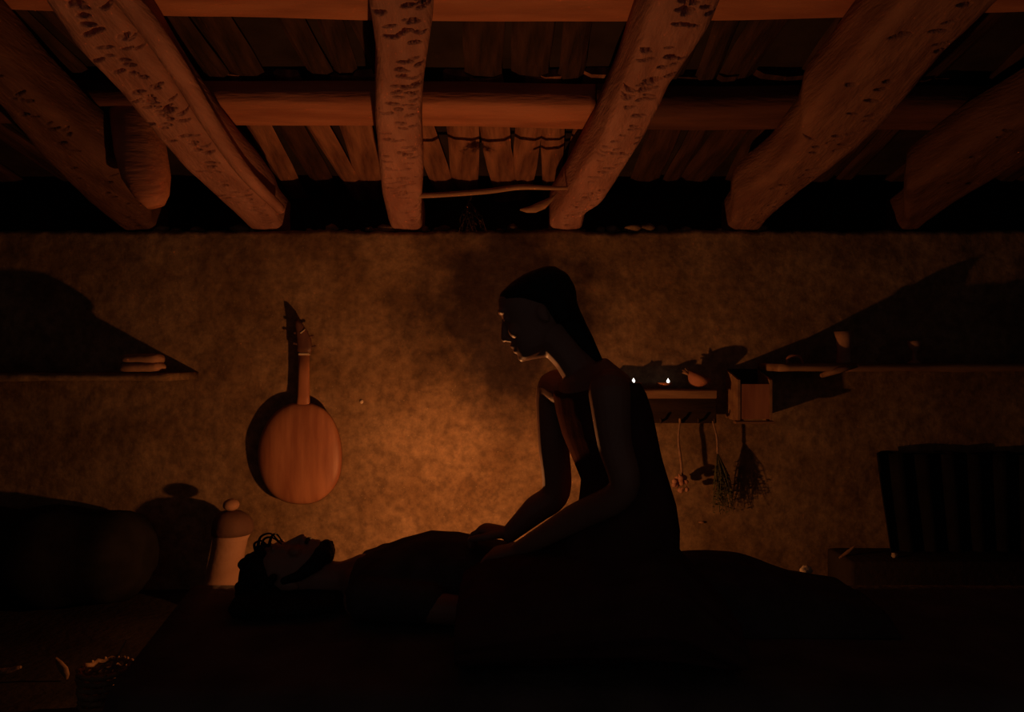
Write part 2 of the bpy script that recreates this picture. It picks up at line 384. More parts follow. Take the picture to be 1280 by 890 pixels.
# thin pole beside the second rafter
bm = bmesh.new()
pp = []
for (x, y) in ((95, -60), (166, 22), (214, 88), (259, 160), (303, 222), (347, 266)):
    Y = (0.585 * K + 0.19 * WY) / ((445 - y) / F + 0.19); p = px(x, y, Y); pp.append(p + Vector((0.012, 0, 0.02)))
stube(bm, pp, [.034, .034, .034, .033, .030, .024], 10, 10)
solo('roof_pole', bm, 'beam', 'thin round pole lying against the right side of the broad left rafter', 'pole')
# log end hanging down between the two left rafters
bm = bmesh.new(); rings = []
for x, y, wpx in ((166, 126, 28), (170, 150, 29), (176, 190, 30), (183, 222, 28), (190, 245, 20), (195, 258, 10)):
    c = px(x, y, 3.0); rings.append(ell_ring(c, Vector((wpx / F * 3.0, 0, 0.01)), Vector((0, wpx / F * 3.0 * .8, 0)), 20, 2.4))
loft(bm, rings)
solo('log_end', bm, 'purlin', 'rounded log end hanging down between the two left rafters', 'log')
# crumbled clods on the wall top
for k in range(60):
    x = random.uniform(-1.9, 1.3); r = random.uniform(.008, .03)
    bm = bmesh.new(); bmesh.ops.create_icosphere(bm, subdivisions=2, radius=1)
    for v in bm.verts: v.co = v.co * (1 + .35 * fbm(v.co.x * 1.2 + k, v.co.y * 1.2, v.co.z * 1.2, 2))
    bm.transform(Matrix.Translation((x, WY + random.uniform(0.03, .12), WTOP + .012 + r * .4)) @ Matrix.Diagonal((r * random.uniform(1, 1.8), r, r * .8, 1)))
    link('clod', bm, 'plaster', wall_back)

# ------------------------------------------------------------------ earthen platform
PT = 0.41
bm = bmesh.new(); rings = []
def plat(x):
    e = 0.012 * fbm(x * 2, 0, 4, 3)
    f = 0.012 * fbm(x * 2, 5, 4, 3)
    return [Vector((x, 1.68 + f * .5, 0)), Vector((x, 1.66 + f, PT - .05)), Vector((x, 1.69 + f, PT - .008)), Vector((x, 1.74, PT)), Vector((x, 2.1, PT + e * .4)), Vector((x, 2.44, PT + e * .4)), Vector((x, 2.52 + e, PT - .012)), Vector((x, 2.545 + e, PT - .06)), Vector((x, 2.53 + e, 0))]
for i in range(61):
    rg = plat(-.95 + (RX + .95) * i / 60)
    for p in rg: p.x -= max(0, p.y - 1.7) * .19 * max(0, 1 - i / 12)      # skewed left end
    rings.append(rg)
loft(bm, rings)
platform = solo('sleeping_platform', bm, 'platform', 'low earthen sleeping platform under the lying person', 'platform')

# ------------------------------------------------------------------ people
HEADRINGS = [(-48, 32, 14, 9), (-44, 36, 0, 16), (-36, 37, -14, 22), (-26, 37.5, -24, 25), (-14, 38, -36, 27), (0, 37.5, -43, 29), (12, 39, -46, 30.5), (24, 39.5, -46, 30.5), (34, 36, -43, 28), (42, 27, -34, 23), (47, 12, -18, 13)]
def head(bm, O, f, u, l, s):
    """O origin, f forward, u up, l lateral (unit vectors), s metres per unit"""
    P = lambda a, c, r=0: O + (f * a + u * c + l * r) * s
    rings = []
    for c, fr, bk, hw in HEADRINGS:
        rings.append(ell_ring(P((fr + bk) / 2, c), f * (fr - bk) / 2 * s, l * hw * s, 28, 2.3))
    loft(bm, rings)
    rot = Matrix((f, l, u)).transposed()
    B = lambda a, c, r, sa, sl, su: ball_at(bm, P(a, c, r), (sa * s, sl * s, su * s), rot=rot)
    tube(bm, [P(37, 8), P(41, -2), P(44.5, -12)], [3.6 * s, 4 * s, 4.6 * s], 10)
    B(44.5, -14, 0, 5, 5, 4)
    for q in (-1, 1):
        B(39.5, -16, q * 5, 5, 3.6, 4)
        B(36.5, 19, q * 11, 5, 11, 4)      # brow
        B(31, -9, q * 17, 7, 9, 9)         # cheek
        B(33.5, 8, q * 12.5, 5.2, 7, 4.6)  # closed lids
        B(-9, -1, q * 30, 7, 3.2, 11)      # ear
        B(-11, -9, q * 30, 4, 2.8, 5)
    B(37.5, -25.5, 0, 4.6, 10, 3.4)        # upper lip
    B(36.5, -32.5, 0, 4.4, 9, 3.6)         # lower lip
    B(32, -43, 0, 6, 9, 6)                 # chin
    return P
def hand(bm, wrist, d, nrm, side, s=1.0, curl=0.5):
    """wrist point, d pointing to the fingers, nrm = back of the hand, side = direction of the thumb"""
    d = d.normalized(); side = (side - d * side.dot(d)).normalized(); nrm = (nrm - d * nrm.dot(d)); nrm = (nrm - side * nrm.dot(side)).normalized()
    rings = []
    for t, w_, h_ in ((-.01, .024, .019), (.02, .030, .017), (.05, .038, .015), (.08, .041, .0135), (.092, .036, .011)):
        rings.append(ell_ring(wrist + d * t * s, side * w_ * s, nrm * h_ * s, 16, 2.3))
    loft(bm, rings)
    for k, (off, ln) in enumerate(((.030, .068), (.010, .077), (-.010, .072), (-.029, .056))):
        p0 = wrist + d * .078 * s + side * off * s
        a = 0.12; pts = [p0]; q = p0
        for seg in (.44, .31, .25):
            a += curl * (.55 if seg == .44 else .8)
            q = q + (d * math.cos(a) - nrm * math.sin(a) + side * off * 1.5) .normalized() * ln * seg * s
            pts.append(q)
        tube(bm, pts, [.0095 * s, .0088 * s, .008 * s, .0068 * s], 10)
    p0 = wrist + d * .022 * s + side * .026 * s
    p1 = p0 + (d * .7 + side * .7).normalized() * .034 * s - nrm * .006 * s
    p2 = p1 + (d * .9 + side * .3).normalized() * .030 * s - nrm * .008 * s
    p3 = p2 + d * .022 * s - nrm * .008 * s
    tube(bm, [p0, p1, p2, p3], [.014 * s, .0115 * s, .010 * s, .008 * s], 10)

# --- kneeling person
WYc = 1.98; S = WYc / F
Oh = px(668, 395, WYc)
f = Vector((-.937, 0, -.349)).normalized(); u = Vector((-.349, 0, .937)).normalized(); l = Vector((0, 1, 0))
woman = thing('person', 'person in a sleeveless brown dress kneeling and leaning over the lying person', 'person', Vector((.30, WYc, PT)))
bm = bmesh.new()
P = head(bm, Oh, f, u, l, S)
stube(bm, [px(690, 420, WYc), px(712, 446, WYc), px(732, 476, WYc), px(745, 505, WYc)], [.052, .048, .054, .07])
yaw = Matrix.Rotation(math.radians(-18), 3, 'Z')
FW = yaw @ Vector((-1, 0, 0)); LT = yaw @ Vector((0, 1, 0))   # chest turned a little towards the viewer
if FW.y > 0: yaw = Matrix.Rotation(math.radians(18), 3, 'Z'); FW = yaw @ Vector((-1, 0, 0)); LT = yaw @ Vector((0, 1, 0))
TORSO = [  # front px, back px, half width (m)
    ((708, 462), (762, 446), .055), ((700, 476), (783, 468), .135), ((699, 494), (795, 490), .165), ((703, 518), (804, 514), .158),
    ((710, 545), (811, 542), .148), ((722, 575), (819, 572), .132), ((733, 602), (828, 600), .126), ((730, 630), (836, 628), .142),
    ((708, 660), (841, 658), .165), ((690, 690), (842, 686), .176), ((690, 715), (840, 712), .17), ((745, 738), (838, 738), .15)]
def torso_rings(infl=0.0, rows=TORSO, fold=0.0):
    out = []
    for i, (a, b, hw) in enumerate(rows):
        A = px(*a, WYc); B = px(*b, WYc); c = (A + B) / 2; half = (A - B) / 2
        dep = half.length + infl
        tilt = half.normalized(); fw = Vector((FW.x, FW.y, tilt.z)).normalized()
        r = ell_ring(c, fw * dep, LT * (hw + infl), 48, 2.2)
        if fold:
            r = [p + (p - c).normalized() * fold * math.sin(k * 1.3 + i * .6) * (0.4 + 0.6 * i / len(rows)) for k, p in enumerate(r)]
        out.append(r)
    return out
loft(bm, torso_rings(-0.008))
def arm(bm, pts, rad):
    stube(bm, pts, rad, 6, 16)
nsh, nel, nwr = px(762, 492, 1.82), px(778, 613, 1.80), px(650, 687, 2.02)
fsh, fel, fwr = px(692, 488, 2.12), px(695, 614, 2.18), px(637, 667, 2.20)
arm(bm, [nsh + Vector((.01, .05, .01)), nsh, (nsh + nel) / 2 + Vector((-.004, 0, 0)), nel, (nel * .55 + nwr * .45), nwr], [.05, .054, .044, .038, .037, .025])
arm(bm, [fsh + Vector((.03, -.06, 0)), fsh, (fsh + fel) / 2 + Vector((-.004, 0, 0)), fel, (fel * .55 + fwr * .45), fwr], [.05, .052, .047, .044, .042, .027])
hand(bm, nwr, px(575, 697, 2.10) - nwr, Vector((-.1, -.15, 1)), Vector((-.3, .9, 0)), 1.0, .35)
hand(bm, fwr, px(580, 655, 2.26) - fwr, Vector((-.3, .1, 1)), Vector((-.3, -.9, 0)), 1.05, .8)
# folded legs
for q in (-1, 1):
    yy = WYc - .01 + q * .105
    hip = Vector((.34, yy, PT + .17)); knee = Vector((-.02, yy + q * .02 - .03, PT + .115)); ank = Vector((.40, yy - .01, PT + .05)); toe = Vector((.52, yy - .02, PT + .03))
    stube(bm, [hip, (hip + knee) / 2 + Vector((0, 0, .02)), knee], [.075, .066, .052], 6, 14)
    stube(bm, [knee + Vector((0, 0, -.03)), knee * .5 + ank * .5 + Vector((.02, 0, -.005)), ank], [.052, .055, .036], 6, 14)
    tube(bm, [ank, toe], [.034, .022], 12)
tube(bm, [P(24, -41), P(8, -40), P(-8, -40)], [9 * S, 13 * S, 15 * S], 12)
part_me('body', remesh(bm, 0.0042, 3), 'skin', woman)
# hair: cap, bound mass at the crown, length down the neck
bm = bmesh.new()
HR = [(-20, -18, -47, 29), (-6, -10, -51, 32.5), (8, -2, -53, 34.5), (20, 18, -54, 35), (31, 35.5, -54, 34), (41, 31, -52, 30), (49, 13, -46, 22), (53, -4, -36, 12)]
rings = []
for c, fr, bk, hw in HR: rings.append(ell_ring(P((fr + bk) / 2, c), f * (fr - bk) / 2 * S, l * hw * S, 28, 2.2))
loft(bm, rings)
stube(bm, [px(690, 356, WYc), px(699, 365, WYc), px(703, 385, WYc), px(714, 408, WYc), px(729, 430, WYc), px(746, 452, WYc)], [.046, .046, .044, .042, .034, .018], 6, 14)
ball_at(bm, px(696, 354, WYc), (.040, .05, .038))
part_me('hair', remesh(bm, 0.005, 3), 'hair', woman)
# dress: bodice and skirt as one garment with folds
bm = bmesh.new()
rows = [((700, 483), (788, 478), .152)] + TORSO[2:]
R = torso_rings(0.006, rows, 0.0035)
# lower neckline in front: drop the front of the first ring
for k, p in enumerate(R[0]):
    t = 2 * math.pi * k / 48
    p.z -= 0.02 * max(0, math.cos(t)) ** 2 - 0.012 * (1 - abs(math.cos(t)))
loft(bm, R)
rings = []
for t in [i / 10 for i in range(11)]:
    x = .56 - t * .70
    h = min(.15 + .75 * t, .375 - .17 * t); wd = .255 - .01 * t
    if t > .9: h *= .85; wd *= .95
    ring = []
    for k in range(40):
        a = 2 * math.pi * k / 40
        ring.append(Vector((x, WYc - .03 + wd * math.cos(a) * (1 + .03 * math.sin(k * 2.1 + t * 5)), max(PT + .004, PT + h * .5 + h * .5 * math.copysign(abs(math.sin(a)) ** .8, math.sin(a)) + .006 * math.sin(k * 1.7 + t * 9)))))
    rings.append(ring)
loft(bm, rings)
part_me('dress', remesh(bm, 0.0052, 2), 'dress', woman)

# --- lying person
MY = 2.32; mx_ = lambda x, y, Y=MY: px(x, y, Y)
man = thing('person', 'person lying on their back on the platform, with tousled hair and beard', 'person', Vector((0, MY, PT)))
bm = bmesh.new()
S2 = .00245
O2 = mx_(368, 715); f2 = Vector((-.07, 0, 1)).normalized(); u2 = Vector((-1, 0, -.07)).normalized(); l2 = Vector((0, 1, 0))
P2 = head(bm, O2, f2, u2, l2, S2)
stube(bm, [mx_(395, 722), mx_(425, 724), mx_(455, 722)], [.058, .056, .075])
MT = [(432, 704, 745, .07), (448, 698, 750, .15), (468, 693, 752, .195), (500, 681, 753, .195), (535, 672, 753, .185), (570, 673, 753, .175), (610, 680, 753, .165), (660, 688, 753, .16), (710, 690, 753, .168), (750, 694, 753, .165), (770, 700, 752, .14)]
def man_rings(infl, rows=MT, fold=0):
    out = []
    for i, (x, yt, yb, hw) in enumerate(rows):
        T = mx_(x, yt); B = mx_(x, yb); c = (T + B) / 2; hh = (T - B).length / 2
        r = ell_ring(c, Vector((0, hw + infl, 0)), Vector((0, 0, hh + infl)), 44, 2.6)
        if fold: r = [p + (p - c).normalized() * fold * math.sin(k * 1.1 + i * 1.7) for k, p in enumerate(r)]
        for p in r: p.z = max(p.z, PT + .004)
        out.append(r)
    return out
loft(bm, man_rings(-.008))
for q in (-1, 1):
    sh = Vector((mx_(470, 0).x, MY + q * .185, PT + .07)); el = Vector((mx_(575, 0).x, MY + q * .235, PT + .055)); wr = Vector((mx_(670, 0).x, MY + q * .225, PT + .045))
    if q > 0: el.y -= .03; wr.y -= .03
    stube(bm, [sh, (sh + el) / 2, el, (el + wr) / 2, wr], [.062, .05, .042, .04, .029], 6, 14)
    hand(bm, wr, Vector((1, -q * .1, -.1)), Vector((0, 0, 1)), Vector((0, -q, 0)), 1.0, .3)
    hip = Vector((mx_(745, 0).x, MY + q * .09, PT + .085)); kn = Vector((mx_(880, 0).x, MY + q * .10, PT + .065)); an = Vector((mx_(930, 0).x + .02, MY + q * .08, PT + .05))
    stube(bm, [hip, (hip + kn) / 2, kn, (kn + an) / 2 + Vector((-.03, 0, 0)), an], [.085, .07, .052, .05, .034], 6, 14)
    stube(bm, [an + Vector((.02, 0, -.01)), an + Vector((.05, q * .015, .008)), an + Vector((.085, q * .02, .014))], [.036, .030, .018], 5, 10)
part_me('body', remesh(bm, 0.0048, 3), 'skin', man)
# tousled hair
bm = bmesh.new()
rings = []
for c, fr, bk, hw in [(-14, -22, -46, 28), (5, -6, -50, 34), (20, 8, -52, 38), (32, 31, -52, 39), (46, 34, -50, 36), (58, 28, -44, 30), (66, 17, -34, 22), (71, 4, -20, 10)]:
    rings.append(ell_ring(P2((fr + bk) / 2, c), f2 * (fr - bk) / 2 * S2, l2 * hw * S2, 24, 2.2))
loft(bm, rings)
rng = random.Random(5)
for k in range(190):
    th = rng.uniform(0, 2 * math.pi); c = rng.uniform(14, 68); a0 = 34 if c > 30 else 4
    rr = 38 * math.sqrt(max(.1, 1 - ((c - 24) / 52) ** 2))
    a = -8 + rr * math.cos(th) * 1.15
    if a > a0 + 6: continue
    p = P2(a, c, rr * math.sin(th)); ball_at(bm, p, [rng.uniform(.007, .016)] * 3, 8, 6)
part_me('hair', remesh(bm, 0.004, 2), 'hair', man)
bm = bmesh.new()     # loose curls standing up from the forehead
for a in ((322, 684, 326, 671, 338, 667, 348, 676), (326, 686, 330, 674, 340, 672, 352, 680), (320, 690, 318, 680, 326, 676, 333, 680), (336, 682, 340, 670, 346, 668, 353, 677)):
    pts = [mx_(a[i], a[i + 1], MY + rng.uniform(-.04, .03)) for i in range(0, 8, 2)]
    stube(bm, pts, [.006, .004, .003, .002], 6, 6)
part('hair_curl', bm, 'hair', man)
bm = bmesh.new()     # beard
rot = Matrix((f2, l2, u2)).transposed()
ball_at(bm, P2(22, -42, 0), (17 * S2, 19 * S2, 12 * S2), rot=rot); ball_at(bm, P2(33, -44, 0), (7 * S2, 10 * S2, 7 * S2), rot=rot)
tube(bm, [P2(40, -21, -9), P2(42, -20.5, 0), P2(40, -21, 9)], 2.6 * S2, 8)
for q in (-1, 1): tube(bm, [P2(22, -40, q * 10), P2(14, -34, q * 20), P2(2, -14, q * 28), P2(-2, 4, q * 30)], [13 * S2, 11 * S2, 7 * S2, 5 * S2], 10)
for k in range(24):
    ball_at(bm, P2(rng.uniform(20, 36), rng.uniform(-52, -42), rng.uniform(-12, 12)), [rng.uniform(.004, .008)] * 3, 8, 6)
part_me('beard', remesh(bm, 0.0035, 2), 'hair', man)
bm = bmesh.new(); loft(bm, man_rings(.006, MT[1:], .003))
for q in (-1, 1):
    sh = Vector((mx_(472, 0).x, MY + q * .185, PT + .072)); el = Vector((mx_(545, 0).x, MY + q * .215, PT + .068))
    tube(bm, [sh, el], [.066, .058], 16)
part_me('tunic', remesh(bm, 0.006, 2), 'tunic', man)

# pillow under the head
bm = bmesh.new(); rings = []
for t, w_, h_ in ((-.115, .10, .02), (-.10, .17, .035), (-.08, .20, .05), (0, .205, .052), (.07, .20, .045), (.14, .19, .04), (.21, .16, .035), (.235, .10, .018)):
    rings.append([p + Vector((0, .004 * math.sin(i), 0)) for i, p in enumerate(ell_ring(Vector((mx_(350, 0).x + t, MY, PT + .03)), (0, w_, 0), (0, 0, h_ * .62), 24, 2.8))])
loft(bm, rings)
for v in bm.verts: v.co.z = max(v.co.z, PT + .003)
solo('pillow', bm, 'black', 'flat dark pillow under the head of the lying person', 'pillow')
# blanket over the legs
bm = bmesh.new(); prof = [(690, 702), (730, 698), (780, 697), (850, 694), (890, 695), (925, 698), (950, 705), (975, 714), (1000, 721), (1030, 727), (1060, 733)]
pp = spline([mx_(x, y) for x, y in prof], 5); rings = []
for i, p in enumerate(pp):
    ring = []; n = 46
    for k in range(n + 1):
        t = k / n * 2 - 1; y = MY - .06 + t * .255
        g = 1 - abs(t) ** 4
        z = PT + .006 + (p.z - PT) * g * (1 + .05 * math.sin(t * 9 + p.x * 14)) + .006 * fbm(p.x * 6, y * 6, 2, 3) * g
        ring.append(Vector((p.x, y, max(z, PT + .004))))
    ring += [Vector((q.x, q.y, max(q.z - .010, PT + .001))) for q in reversed(ring)]
    rings.append(ring)
loft(bm, rings)
solo('blanket', bm, 'blanket', 'dark blanket humped over the legs of the lying person', 'blanket')

# ------------------------------------------------------------------ the lamp behind the platform, on a stool
st = thing('stool', 'low wooden stool behind the platform carrying the burning lamp', 'stool', Vector((FLAME.x, FLAME.y, 0)))
bm = bmesh.new(); lathe(bm, (FLAME.x, FLAME.y, .26), [(.10, 0), (.115, .006), (.115, .026), (.10, .032)]); part('seat', bm, 'wood', st)
for a in range(3):
    bm = bmesh.new(); c, s_ = math.cos(a * 2.094), math.sin(a * 2.094)
    tube(bm, [(FLAME.x + .07 * c, FLAME.y + .07 * s_, .265), (FLAME.x + .10 * c, FLAME.y + .10 * s_, .012)], [.014, .012], 10); part('leg', bm, 'wood', st)
def oil_lamp(base, s, label, fm, fl, tilt=None, group=None, name='oil_lamp'):
    t = thing(name, label, 'lamp', base, group)
    bm = bmesh.new(); lathe(bm, base, [(.022 * s, 0), (.034 * s, .012 * s), (.046 * s, .030 * s), (.048 * s, .034 * s), (.043 * s, .033 * s), (.034 * s, .020 * s), (.006 * s, .014 * s)]); part('bowl', bm, 'clay', t)
    d = Vector(fl)
    bm = bmesh.new(); tube(bm, [base + d * s * .6 + Vector((0, 0, .018 * s)), base + d * s + Vector((0, 0, .038 * s))], [.004 * s, .003 * s], 8); part('wick', bm, 'string', t)
    bm = bmesh.new(); lathe(bm, base + d * s + Vector((0, 0, .036 * s)), [(.001 * s, 0), (.008 * s, .005 * s), (.0095 * s, .012 * s), (.006 * s, .020 * s), (.0008 * s, .029 * s)], 14); part('flame', bm, fm, t)
    return t
lb = Vector((FLAME.x, FLAME.y, .292))
lamp = oil_lamp(lb, 1.35, 'burning clay oil lamp hidden behind the lying person', 'flame', (0, 0, 0))
ld = bpy.data.lights.new('lamp_light', 'POINT'); ld.energy = LAMP_POWER; ld.color = (1.0, 0.37, 0.11); ld.shadow_soft_size = 0.018
lo_ = bpy.data.objects.new('lamp_light', ld); C.objects.link(lo_); lo_.parent = lamp; lo_.location = FLAME + Vector((0, 0, .018)) - lb

# ------------------------------------------------------------------ lute
LY = WY - .005
lute = thing('lute', 'round-bodied wooden lute with a narrow neck hanging on the plaster wall', 'lute', px(375, 630, LY - .03))
def lp(x, y, d): return px(x, y, LY - d)
bm = bmesh.new(); rings = []
out = [(377, 503), (392, 505), (408, 514), (419, 530), (426, 552), (427.5, 575), (424, 597), (413, 615), (396, 627), (375, 630), (354, 626), (338, 615), (327, 596), (322.5, 572), (325, 548), (334, 528), (346, 514), (362, 505)]
cx_, cy_ = 375, 568
for k in range(9):
    t = k / 8; sc_ = math.cos(t * math.pi / 2 * .985) ** .5
    d = .066 + .040 * math.sin(t * math.pi / 2)
    rings.append([lp(cx_ + (x - cx_) * sc_, cy_ + (y - cy_) * sc_, d) for x, y in out])
o3 = [r for r in rings]
# rim down to the wall side
rings = [[lp(cx_ + (x - cx_) * .97, cy_ + (y - cy_) * .93, .02) for x, y in out], [lp(cx_ + (x - cx_) * .985, cy_ + (y - cy_) * .985, .045) for x, y in out]] + rings
# refine around
def densify(r, k=4):
    p = spline(r + [r[0]], k); return p[:-1]
loft(bm, [densify(r) for r in rings])
part('body', bm, 'lute', lute)
bm = bmesh.new()
loft(bm, [densify([lp(cx_ + (x - cx_) * q, cy_ + (y - cy_) * q, d) for x, y in out]) for q, d in ((.99, .052), (1.008, .054), (1.008, .062), (.99, .066))])
part('binding', bm, 'lutedark', lute)
bm = bmesh.new(); rings = []
for x, y, w_, d in ((379, 512, 8.5, .070), (379.5, 495, 7.5, .064), (380, 470, 7, .062), (380, 443, 7, .062)):
    c = lp(x, y, d); rings.append(ell_ring(c, (w_ / F * LY, 0, 0), (0, .014, 0), 16, 2.6))
loft(bm, rings); part('neck', bm, 'lute', lute)
bm = bmesh.new(); rings = []
for x, y, w_, d in ((380, 443, 8.5, .065), (381, 434, 9.5, .065), (380, 424, 9, .065), (377, 414, 7, .065), (374, 406, 5, .065), (371, 400, 2.5, .065)):
    c = lp(x, y, d); rings.append(ell_ring(c, (w_ / F * LY, 0, 0), (0, .014, 0), 16, 2.4))
loft(bm, rings); part('pegbox', bm, 'lutedark', lute)
bm = bmesh.new(); box(bm, lp(373, 444, .082), lp(388, 441.5, .05), .001); part('nut', bm, 'bone', lute)
for x, y, q in ((372, 417, -1), (387, 421, 1), (371, 430, -1), (390, 434, 1)):
    bm = bmesh.new(); tube(bm, [lp(x, y, .066), lp(x + q * 3, y - 1, .066)], [.006, .004], 8); ball_at(bm, lp(x + q * 3.5, y - 1, .066), (.008, .005, .007), 10, 8); part('tuning_peg', bm, 'lutedark', lute)
bm = bmesh.new(); tube(bm, [lp(376, 416, .08), lp(381, 412, .08)], [.004, .003], 8); part('string_knot', bm, 'bone', lute)
bm = bmesh.new(); stube(bm, [lp(374, 404, .062), lp(372, 396, .03), lp(371, 392, .004)], .0025, 5, 6); part('hanging_cord', bm, 'string', lute)

# pebble set in the plaster
bm = bmesh.new(); ball_at(bm, px(452, 502, WY - .004), (.010, .012, .011), 12, 8); tube(bm, [px(452, 502, WY - .008), px(452, 502, WY + .04)], .005, 8)
solo('wall_peg', bm, 'white', 'tiny pale peg in the plaster to the right of the lute', 'peg')

# ------------------------------------------------------------------ jar with lid at the foot of the wall
JY = WY - .22; jc = px(285, 740, JY); r_ = lambda p: p / F * JY
jar = thing('jar', 'tall pale clay jar with a dark rim standing at the wall', 'jar', Vector((px(277, 740, JY).x, JY, 0)))
bm = bmesh.new(); rings = []
for x, y, w_ in ((266, 785, 27), (270, 772, 26), (276, 738, 23.5), (281, 712, 21.5), (285, 690, 20.5), (288, 674, 21), (290, 667, 23)):
    c = px(x, y, JY); rings.append(ell_ring(Vector((c.x, JY, max(c.z, .012))), (r_(w_), 0, 0), (0, r_(w_) * .95, 0), 32))
loft(bm, rings); part('body', bm, 'jar', jar)
bm = bmesh.new(); rings = []
for x, y, w_ in ((290, 667, 24), (291, 661, 25.5), (291, 652, 24), (290, 645, 20), (288, 640, 14), (288, 638, 6)):
    c = px(x, y, JY); rings.append(ell_ring(c, (r_(w_), 0, 0), (0, r_(w_) * .95, 0), 32))
loft(bm, rings); lid = part('lid', bm, 'jardark', jar)
bm = bmesh.new(); ball_at(bm, px(289, 631, JY), (r_(10), r_(10), r_(7.5)), 18, 12)
for v in bm.verts: v.co -= lid.parent.location
link('knob', bm, 'jar', lid)

# dark roll added to darken and shadow the lower left wall
bm = bmesh.new(); rings = []
for i in range(29):
    t = i / 28; x = -RX + .03 + (RX - 1.77) * t; e = max(.25, (1 - (2 * t - 1) ** 10)) ** .5
    rr = .225 * e * (1 + .05 * math.sin(t * 22) + .04 * fbm(t * 6, 1, 1, 2))
    rings.append([Vector((x, WY - .26 + rr * math.cos(a), .245 + max(-.242, rr * math.sin(a) + .008 * math.sin(a * 7 + t * 9)))) for a in [2 * math.pi * k / 28 for k in range(28)]])
loft(bm, rings)
solo('shade_roll', bm, 'black', 'added dark roll along the wall left of the jar, to darken it', 'blocker')

# ------------------------------------------------------------------ shelves
def slab(name, m, x0, x1, zt, th, dep, label, seed):
    bm = bmesh.new(); rings = []
    n = 40
    for i in range(n + 1):
        x = x0 + (x1 - x0) * i / n
        q = .005 * fbm(x * 4, seed, 0, 3); e = .006 * fbm(x * 5, seed, 4, 3)
        y0 = WY - dep + e
        rings.append([Vector((x, WY + .02, zt + q)), Vector((x, y0 + .012, zt + q)), Vector((x, y0, zt - .012 + q)), Vector((x, y0 + .003, zt - th + .010 - q)), Vector((x, y0 + .014, zt - th - q)), Vector((x, WY + .02, zt - th - q))])
    loft(bm, rings); return solo(name, bm, m, label, 'shelf')
SD = .32; SY = WY - SD
Lz = px(0, 467, SY).z
slab('wall_shelf', 'plaster', -RX + .005, px(210, 0, SY).x, Lz, .035, SD, 'thick plastered ledge on the left wall part, left of the lute', 3)
Rz = px(0, 455, SY).z
slab('wall_shelf', 'wood', px(976, 0, SY).x, RX - .005, Rz, .036, SD, 'long wooden ledge at the right, right of the hanging box', 8)
bm = bmesh.new(); tube(bm, [px(1028, 469, SY + .03), px(1048, 463, SY - .006), px(1072, 457, SY - .008)], [.012, .015, .008], 8)
solo('ledge_splinter', bm, 'wood', 'split wood splinter sticking out under the right ledge', 'splinter')
MD = .15; MSY = WY - MD
Mz = px(0, 487, MSY).z
ms = thing('peg_shelf', 'short wooden shelf with a dark peg board below, behind the kneeling person', 'shelf', Vector((px(820, 0, MSY).x, WY, px(0, 530, MSY + .1).z)))
bm = bmesh.new(); rings = []
for i in range(31):
    x = px(752, 0, MSY).x + (px(896, 0, MSY).x - px(752, 0, MSY).x) * i / 30; q = .003 * fbm(x * 6, 2, 0, 2)
    rings.append([Vector((x, WY + .02, Mz + q)), Vector((x, MSY + .006, Mz + q)), Vector((x, MSY, Mz - .006 + q)), Vector((x, MSY + .003, Mz - .040 - q)), Vector((x, MSY + .012, Mz - .045)), Vector((x, WY + .02, Mz - .045))])
loft(bm, rings); part('board', bm, 'wood', ms, False)
bm = bmesh.new(); box(bm, (px(752, 0, MSY + .05).x, MSY + .055, px(0, 529, MSY + .055).z), (px(896, 0, MSY + .05).x, MSY + .085, Mz - .046), .003); part('peg_board', bm, 'darkwood', ms)
pegs = []
for x in (826, 850, 873, 893):
    bm = bmesh.new(); tube(bm, [px(x, 526, MSY + .07), px(x, 528, MSY + .03), px(x, 524, MSY + .015)], [.007, .006, .006], 8); part('peg', bm, 'wood' if x == 850 else 'darkwood', ms)

# bowls on the shelf
def bowl(base, r, h, tilt, label, m='clay'):
    bm = bmesh.new()
    lathe(bm, base, [(r * .38, 0), (r * .55, h * .12), (r * .85, h * .6), (r, h), (r * .93, h * .99), (r * .75, h * .62), (r * .4, h * .22), (.002, h * .18)], 28, tilt)
    return bm
BY = MSY + .06
b1 = px(787, 0, BY); b1.z = Mz
oil_lamp(b1 + Vector((.022, 0, .004)), .85, 'clay oil lamp with a small white flame touching the kneeling back outline', 'wick', (-.006, -.02, -.004), group='oil lamps on the peg shelf')
b2 = px(830, 0, BY); b2.z = Mz
oil_lamp(b2 + Vector((0, 0, .004)), .85, 'small red clay oil lamp with a white flame, middle of the peg shelf', 'wick', (.022, -.01, -.006), group='oil lamps on the peg shelf')
b3 = px(868, 0, BY); b3.z = Mz + .012
bt = thing('bowl', 'tilted red clay bowl holding dry herbs at the right end of the peg shelf', 'bowl', b3)
bm = bowl(b3, .062, .066, Matrix.Rotation(math.radians(22), 3, 'Y') @ Matrix.Rotation(math.radians(8), 3, 'X'), '')
part('bowl_body', bm, 'clay', bt)
bm = bmesh.new()
for k in range(14):
    p = b3 + Vector((-.025, -.01, .055)); d = Vector((random.uniform(-1, .1), random.uniform(-.5, .5), random.uniform(.2, 1.0))).normalized()
    q = p + d * random.uniform(.02, .05); tube(bm, [p, (p + q) / 2 + Vector((0, 0, .004)), q], [.003, .006, .002], 6, False)
part('herbs', bm, 'straw', bt)

